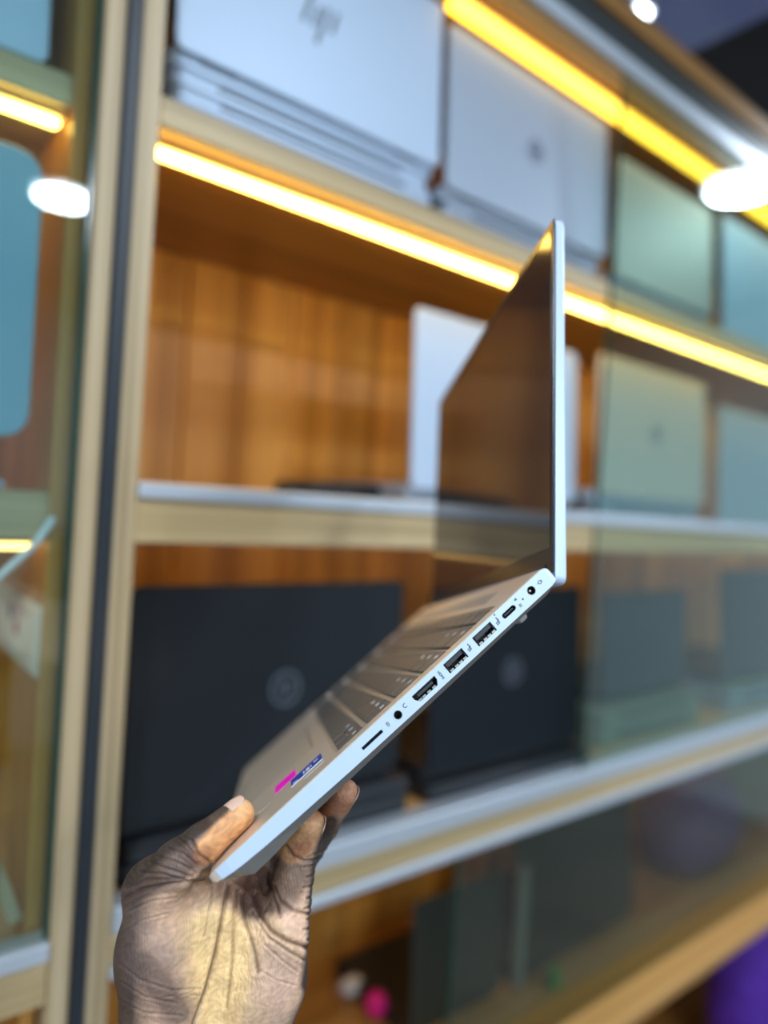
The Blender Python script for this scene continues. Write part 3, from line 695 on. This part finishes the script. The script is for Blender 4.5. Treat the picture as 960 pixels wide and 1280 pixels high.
# the flesh gives way to the laptop it holds
uu = (gx - LT[0]) * LR[0, 0] + (gy - LT[1]) * LR[1, 0] + (gz - LT[2]) * LR[2, 0]
nn = (gx - LT[0]) * LR[0, 1] + (gy - LT[1]) * LR[1, 1] + (gz - LT[2]) * LR[2, 1]
ww = (gx - LT[0]) * LR[0, 2] + (gy - LT[1]) * LR[1, 2] + (gz - LT[2]) * LR[2, 2]
boxd = np.maximum(np.maximum(np.abs(uu - .11) - .1117, np.abs(nn + .0074) - .0077), np.abs(ww - WID / 2) - (WID / 2 + .0002))
SD = np.maximum(SD, -boxd.astype(np.float32)); del uu, nn, ww, boxd
def surface_nets(S, lo, h):
    ins = S < 0
    cnt = np.zeros(tuple(np.array(S.shape) - 1), np.int8)
    for i in (0, 1):
        for j in (0, 1):
            for k in (0, 1): cnt += ins[i:S.shape[0] - 1 + i, j:S.shape[1] - 1 + j, k:S.shape[2] - 1 + k]
    act = (cnt > 0) & (cnt < 8); idx = -np.ones(act.shape, np.int64); cells = np.argwhere(act); idx[act] = np.arange(len(cells))
    acc = np.zeros((len(cells), 3)); num = np.zeros(len(cells))
    cor = [(i, j, k) for i in (0, 1) for j in (0, 1) for k in (0, 1)]
    val = {c: S[cells[:, 0] + c[0], cells[:, 1] + c[1], cells[:, 2] + c[2]].astype(float) for c in cor}
    for a in cor:
        for ax in range(3):
            if a[ax]: continue
            b = list(a); b[ax] = 1; b = tuple(b); va, vb = val[a], val[b]; m_ = (va < 0) != (vb < 0)
            t_ = np.where(m_, va / np.where(m_, va - vb, 1), 0); p = np.tile(np.array(a, float), (len(cells), 1)); p[:, ax] += t_
            acc[m_] += p[m_]; num[m_] += 1
    V = (cells + acc / num[:, None]) * h + lo
    Q = []
    for ax in range(3):
        o1, o2 = [x for x in range(3) if x != ax]
        sl0 = [slice(None)] * 3; sl1 = [slice(None)] * 3; sl0[ax] = slice(0, -1); sl1[ax] = slice(1, None)
        e = np.argwhere(ins[tuple(sl0)] != ins[tuple(sl1)])
        e = e[(e[:, o1] > 0) & (e[:, o2] > 0) & (e[:, o1] < S.shape[o1] - 1) & (e[:, o2] < S.shape[o2] - 1)]
        sgn = ins[e[:, 0], e[:, 1], e[:, 2]]
        def at_(da, db):
            c = e.copy(); c[:, o1] -= da; c[:, o2] -= db; return idx[c[:, 0], c[:, 1], c[:, 2]]
        q = np.stack([at_(1, 1), at_(0, 1), at_(0, 0), at_(1, 0)], 1)
        flip = sgn if ax != 1 else ~sgn
        q[~flip] = q[~flip][:, ::-1]; Q.append(q)
    return V, np.concatenate(Q)
SV, SQ = surface_nets(SD, lo, VX); del SD
def np_mesh(name, V, Q):
    me = bpy.data.meshes.new(name); me.vertices.add(len(V)); me.vertices.foreach_set('co', V.astype(np.float32).ravel())
    me.loops.add(Q.size); me.loops.foreach_set('vertex_index', Q.astype(np.int32).ravel())
    me.polygons.add(len(Q)); me.polygons.foreach_set('loop_start', np.arange(0, Q.size, 4, dtype=np.int32)); me.update(calc_edges=True); me.validate()
    return me
def relax(V, Q, it, lam=.5):
    E_ = np.concatenate([Q[:, [0, 1]], Q[:, [1, 2]], Q[:, [2, 3]], Q[:, [3, 0]]]); E_ = np.concatenate([E_, E_[:, ::-1]])
    deg = np.bincount(E_[:, 0], minlength=len(V))[:, None]
    for _ in range(it):
        s_ = np.stack([np.bincount(E_[:, 0], weights=V[E_[:, 1], k], minlength=len(V)) for k in range(3)], 1); V = V + lam * (s_ / deg - V)
    return V
SV = relax(SV, SQ, 3)
me0 = np_mesh('hand0', SV, SQ); o0 = bpy.data.objects.new('tmp', me0); COL.objects.link(o0)
sub = o0.modifiers.new('s', 'SUBSURF'); sub.levels = 1; sub.render_levels = 1
bpy.context.view_layer.update(); me1 = bpy.data.meshes.new_from_object(o0.evaluated_get(bpy.context.evaluated_depsgraph_get())); bpy.data.objects.remove(o0)
NV = len(me1.vertices); V = np.zeros(NV * 3, np.float32); me1.vertices.foreach_get('co', V); V = V.reshape(-1, 3).astype(float)
Nn = np.zeros(NV * 3, np.float32); me1.vertex_normals.foreach_get('vector', Nn); Nn = Nn.reshape(-1, 3).astype(float)
if np.mean(np.sum(Nn * (V - V.mean(0)), 1)) < 0: me1.flip_normals(); Nn = -Nn
PX = np.stack([V[:, 0] / V[:, 2] * F + 480, V[:, 1] / V[:, 2] * F + 640], 1)
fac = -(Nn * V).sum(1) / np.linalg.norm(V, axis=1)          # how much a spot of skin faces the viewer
def pd(pts):
    d = np.full(NV, 1e9); tt = np.zeros(NV)
    for (ax_, ay), (bx_, by) in zip(pts, pts[1:]):
        ab = np.array([bx_ - ax_, by - ay]); h = np.clip(((PX - [ax_, ay]) @ ab) / (ab @ ab), 0, 1)
        d = np.minimum(d, np.linalg.norm(PX - [ax_, ay] - h[:, None] * ab, axis=1))
    return d
GR = [  # creases of the palm and the joints: points, half width, depth in mm
    ([(286, 1106), (277, 1150), (270, 1190), (258, 1235), (240, 1285)], 2.6, 1.3), ([(302, 1118), (306, 1150), (318, 1190), (322, 1215)], 2.4, 1.0),
    ([(296, 1112), (292, 1150), (290, 1200), (283, 1260)], 2.0, .8), ([(318, 1118), (324, 1142), (338, 1162), (360, 1176), (388, 1186)], 2.6, 1.5),
    ([(316, 1140), (336, 1172), (362, 1190), (380, 1200)], 1.8, .7), ([(343, 1108), (350, 1126), (366, 1138), (392, 1144)], 2.0, .9), ([(357, 1056), (366, 1070), (380, 1076), (398, 1074)], 2.0, 1.0),
    ([(240, 1052), (247, 1068), (262, 1078)], 2.0, .9), ([(155, 1123), (178, 1112), (205, 1106), (256, 1098)], 2.2, 1.0), ([(158, 1110), (182, 1100), (225, 1098), (245, 1092)], 1.6, .7),
    ([(175, 1090), (200, 1092), (232, 1100)], 1.4, .6), ([(188, 1078), (210, 1086), (240, 1096)], 1.4, .6), ([(196, 1070), (222, 1078), (244, 1090)], 1.3, .5), ([(210, 1060), (228, 1066), (244, 1080)], 1.2, .5),
    ([(222, 1048), (234, 1056), (246, 1072)], 1.2, .45), ([(160, 1140), (190, 1126), (222, 1122)], 1.3, .35), ([(156, 1165), (178, 1150), (210, 1142)], 1.2, .3),
    ([(150, 1205), (175, 1225), (215, 1238), (250, 1236)], 1.5, .35), ([(152, 1228), (180, 1246), (220, 1254)], 1.4, .35), ([(148, 1250), (180, 1266), (228, 1270)], 1.4, .35),
    ([(330, 1180), (352, 1200), (372, 1215)], 1.4, .4), ([(320, 1210), (345, 1225), (370, 1232)], 1.3, .3), ([(264, 1108), (262, 1140), (256, 1170)], 1.5, .4),
    ([(336, 1098), (342, 1120), (350, 1146)], 2.0, .8)]
for k in range(9):
    yy = 1068 + k * 13; GR.append(([(384 - (k % 2) * 4, yy + 3), (393, yy), (406, yy - 4)], 1.5, .7))
for k in range(26):
    a, b = rng.uniform(165, 350), rng.uniform(1120, 1275); L_ = rng.uniform(12, 34); an = rng.uniform(-.5, .3) if a < 240 else rng.uniform(-1.7, -1.1)
    GR.append(([(a, b), (a + L_ * math.cos(an) * .5 + rng.uniform(-2, 2), b + L_ * math.sin(an) * .5), (a + L_ * math.cos(an), b + L_ * math.sin(an))], 1.0, .2))
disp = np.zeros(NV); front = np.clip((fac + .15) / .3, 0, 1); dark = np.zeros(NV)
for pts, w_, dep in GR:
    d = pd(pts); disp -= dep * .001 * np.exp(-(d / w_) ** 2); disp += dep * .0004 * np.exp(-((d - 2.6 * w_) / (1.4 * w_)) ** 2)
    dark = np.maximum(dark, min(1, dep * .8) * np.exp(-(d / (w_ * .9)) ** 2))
V = V + Nn * (disp * front)[:, None]
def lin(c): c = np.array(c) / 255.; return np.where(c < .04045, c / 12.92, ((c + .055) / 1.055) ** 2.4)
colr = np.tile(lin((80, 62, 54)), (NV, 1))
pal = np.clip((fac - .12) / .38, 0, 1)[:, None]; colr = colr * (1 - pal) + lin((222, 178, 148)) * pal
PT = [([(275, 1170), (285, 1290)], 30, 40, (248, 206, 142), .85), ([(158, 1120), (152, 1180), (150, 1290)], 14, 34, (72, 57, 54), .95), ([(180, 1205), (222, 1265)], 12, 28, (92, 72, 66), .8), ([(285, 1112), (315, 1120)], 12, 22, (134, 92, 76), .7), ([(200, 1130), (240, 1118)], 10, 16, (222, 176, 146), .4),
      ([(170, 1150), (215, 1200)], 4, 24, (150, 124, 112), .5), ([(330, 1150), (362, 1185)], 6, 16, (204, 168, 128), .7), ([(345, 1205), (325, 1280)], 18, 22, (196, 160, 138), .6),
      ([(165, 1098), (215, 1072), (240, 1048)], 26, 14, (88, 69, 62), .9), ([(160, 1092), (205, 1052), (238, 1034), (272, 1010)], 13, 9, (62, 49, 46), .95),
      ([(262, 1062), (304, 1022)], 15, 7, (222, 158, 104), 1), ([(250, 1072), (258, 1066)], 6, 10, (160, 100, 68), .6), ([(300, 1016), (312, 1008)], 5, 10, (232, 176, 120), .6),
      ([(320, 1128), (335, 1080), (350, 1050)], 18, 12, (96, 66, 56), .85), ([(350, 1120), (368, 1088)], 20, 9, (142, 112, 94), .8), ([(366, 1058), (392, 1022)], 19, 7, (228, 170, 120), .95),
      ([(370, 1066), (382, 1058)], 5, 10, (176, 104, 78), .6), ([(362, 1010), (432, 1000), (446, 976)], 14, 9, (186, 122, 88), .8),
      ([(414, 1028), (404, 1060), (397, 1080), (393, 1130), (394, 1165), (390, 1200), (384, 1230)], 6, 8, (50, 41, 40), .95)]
for pts, r_, sf, c, wt_ in PT:  # pigment patches; warm light on mid palm and finger shade painted in too
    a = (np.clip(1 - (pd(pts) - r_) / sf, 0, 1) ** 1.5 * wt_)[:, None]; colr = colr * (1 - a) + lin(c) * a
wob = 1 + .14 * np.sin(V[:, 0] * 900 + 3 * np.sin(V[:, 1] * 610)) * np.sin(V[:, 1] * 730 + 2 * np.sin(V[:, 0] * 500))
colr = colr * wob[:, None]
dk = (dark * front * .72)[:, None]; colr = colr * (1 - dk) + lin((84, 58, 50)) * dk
Vw = V @ M.T + CAMPOS; org = (M @ cp(262, 1200, .37)) + CAMPOS
me1.vertices.foreach_set('co', (Vw - org).astype(np.float32).ravel()); me1.update()
ca = me1.color_attributes.new('skin_tone_and_light', 'FLOAT_COLOR', 'POINT'); ca.data.foreach_set('color', np.concatenate([colr, np.ones((NV, 1))], 1).astype(np.float32).ravel())
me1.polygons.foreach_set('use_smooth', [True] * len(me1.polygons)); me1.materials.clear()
skin = mat('skin', (.4, .3, .22), .46); at_t = N(skin, 'ShaderNodeAttribute', attribute_name='skin_tone_and_light'); pb = skin.node_tree.nodes['Principled BSDF']
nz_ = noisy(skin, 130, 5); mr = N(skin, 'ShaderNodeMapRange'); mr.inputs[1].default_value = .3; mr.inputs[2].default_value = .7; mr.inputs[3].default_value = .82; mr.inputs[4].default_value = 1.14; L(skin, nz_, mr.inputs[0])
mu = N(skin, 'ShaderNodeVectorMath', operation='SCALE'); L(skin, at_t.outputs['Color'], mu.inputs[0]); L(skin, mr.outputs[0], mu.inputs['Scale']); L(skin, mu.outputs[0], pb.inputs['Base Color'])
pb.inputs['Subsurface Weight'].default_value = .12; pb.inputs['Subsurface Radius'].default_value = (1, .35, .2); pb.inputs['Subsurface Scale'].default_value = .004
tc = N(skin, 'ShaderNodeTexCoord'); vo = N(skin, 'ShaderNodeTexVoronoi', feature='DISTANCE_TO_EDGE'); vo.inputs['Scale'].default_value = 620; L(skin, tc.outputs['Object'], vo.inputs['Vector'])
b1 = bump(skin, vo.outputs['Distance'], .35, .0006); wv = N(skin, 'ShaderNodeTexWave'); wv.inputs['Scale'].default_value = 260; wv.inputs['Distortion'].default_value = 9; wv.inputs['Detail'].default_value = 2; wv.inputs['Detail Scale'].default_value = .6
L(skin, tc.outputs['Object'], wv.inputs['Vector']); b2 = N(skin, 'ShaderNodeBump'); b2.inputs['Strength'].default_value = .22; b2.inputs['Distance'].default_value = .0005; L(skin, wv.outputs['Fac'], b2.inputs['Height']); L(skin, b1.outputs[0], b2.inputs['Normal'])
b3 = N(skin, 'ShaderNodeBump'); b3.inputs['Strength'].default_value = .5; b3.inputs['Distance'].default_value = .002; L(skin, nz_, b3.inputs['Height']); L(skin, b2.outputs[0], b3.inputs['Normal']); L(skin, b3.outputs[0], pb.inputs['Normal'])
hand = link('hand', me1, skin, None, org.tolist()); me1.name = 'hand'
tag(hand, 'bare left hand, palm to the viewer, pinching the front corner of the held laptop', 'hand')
# nails: a curved plate lying on the finger's back
nail_m = mat('nail', (.72, .47, .36), .28, coat=.3)
def nail(tip, base_, r, up, length, half_ang, shift=.0, bulge=1.02):
    ax_ = (tip - base_) / np.linalg.norm(tip - base_); up = up - ax_ * (up @ ax_); up /= np.linalg.norm(up); sd = np.cross(ax_, up)
    V_ = []; nu, nv = 14, 12
    for lay in (1, .93):
        for i in range(nu + 1):
            s_ = i / nu; l_ = shift + (s_ - .5) * length
            wv_ = half_ang * (1 - .35 * max(0, 1 - s_ * 4) ** 2 - .55 * max(0, s_ * 4 - 3) ** 2)
            for j in range(nv + 1):
                a_ = (j / nv - .5) * 2 * wv_; rr = r * bulge * lay * (1 - .10 * max(0, s_ - .55) ** 1.5 * 3)
                V_.append(tip + ax_ * l_ + (up * math.cos(a_) + sd * math.sin(a_)) * rr)
    Fc = []; n1 = (nu + 1) * (nv + 1)
    for i in range(nu):
        for j in range(nv):
            a_ = i * (nv + 1) + j; Fc += [(a_, a_ + 1, a_ + nv + 2, a_ + nv + 1), (n1 + a_, n1 + a_ + nv + 1, n1 + a_ + nv + 2, n1 + a_ + 1)]
    rim = [j for j in range(nv + 1)] + [i * (nv + 1) + nv for i in range(1, nu + 1)] + [nu * (nv + 1) + j for j in range(nv - 1, -1, -1)] + [i * (nv + 1) for i in range(nu - 1, 0, -1)]
    for a_, b_ in zip(rim, rim[1:] + rim[:1]): Fc.append((a_, n1 + a_, n1 + b_, b_))
    W_ = np.array(V_) @ M.T + CAMPOS - org
    o = link('nail', mesh('nail', W_, Fc, True), nail_m, hand); return o
nail(tT, tIP, R_(tT, 20), np.array([-.50, -.80, -.42]), .0125, .62, -.001)['label'] = 'pale pinkish thumbnail'
nail(tA, cp(376, 1060, .386), R_(tA, 17.5), np.array([.93, .15, .18]), .009, .65, .000)
nail(tB, cp(404, 1032, .410), R_(tB, 16), np.array([.75, .55, .35]), .009, .65, .000)
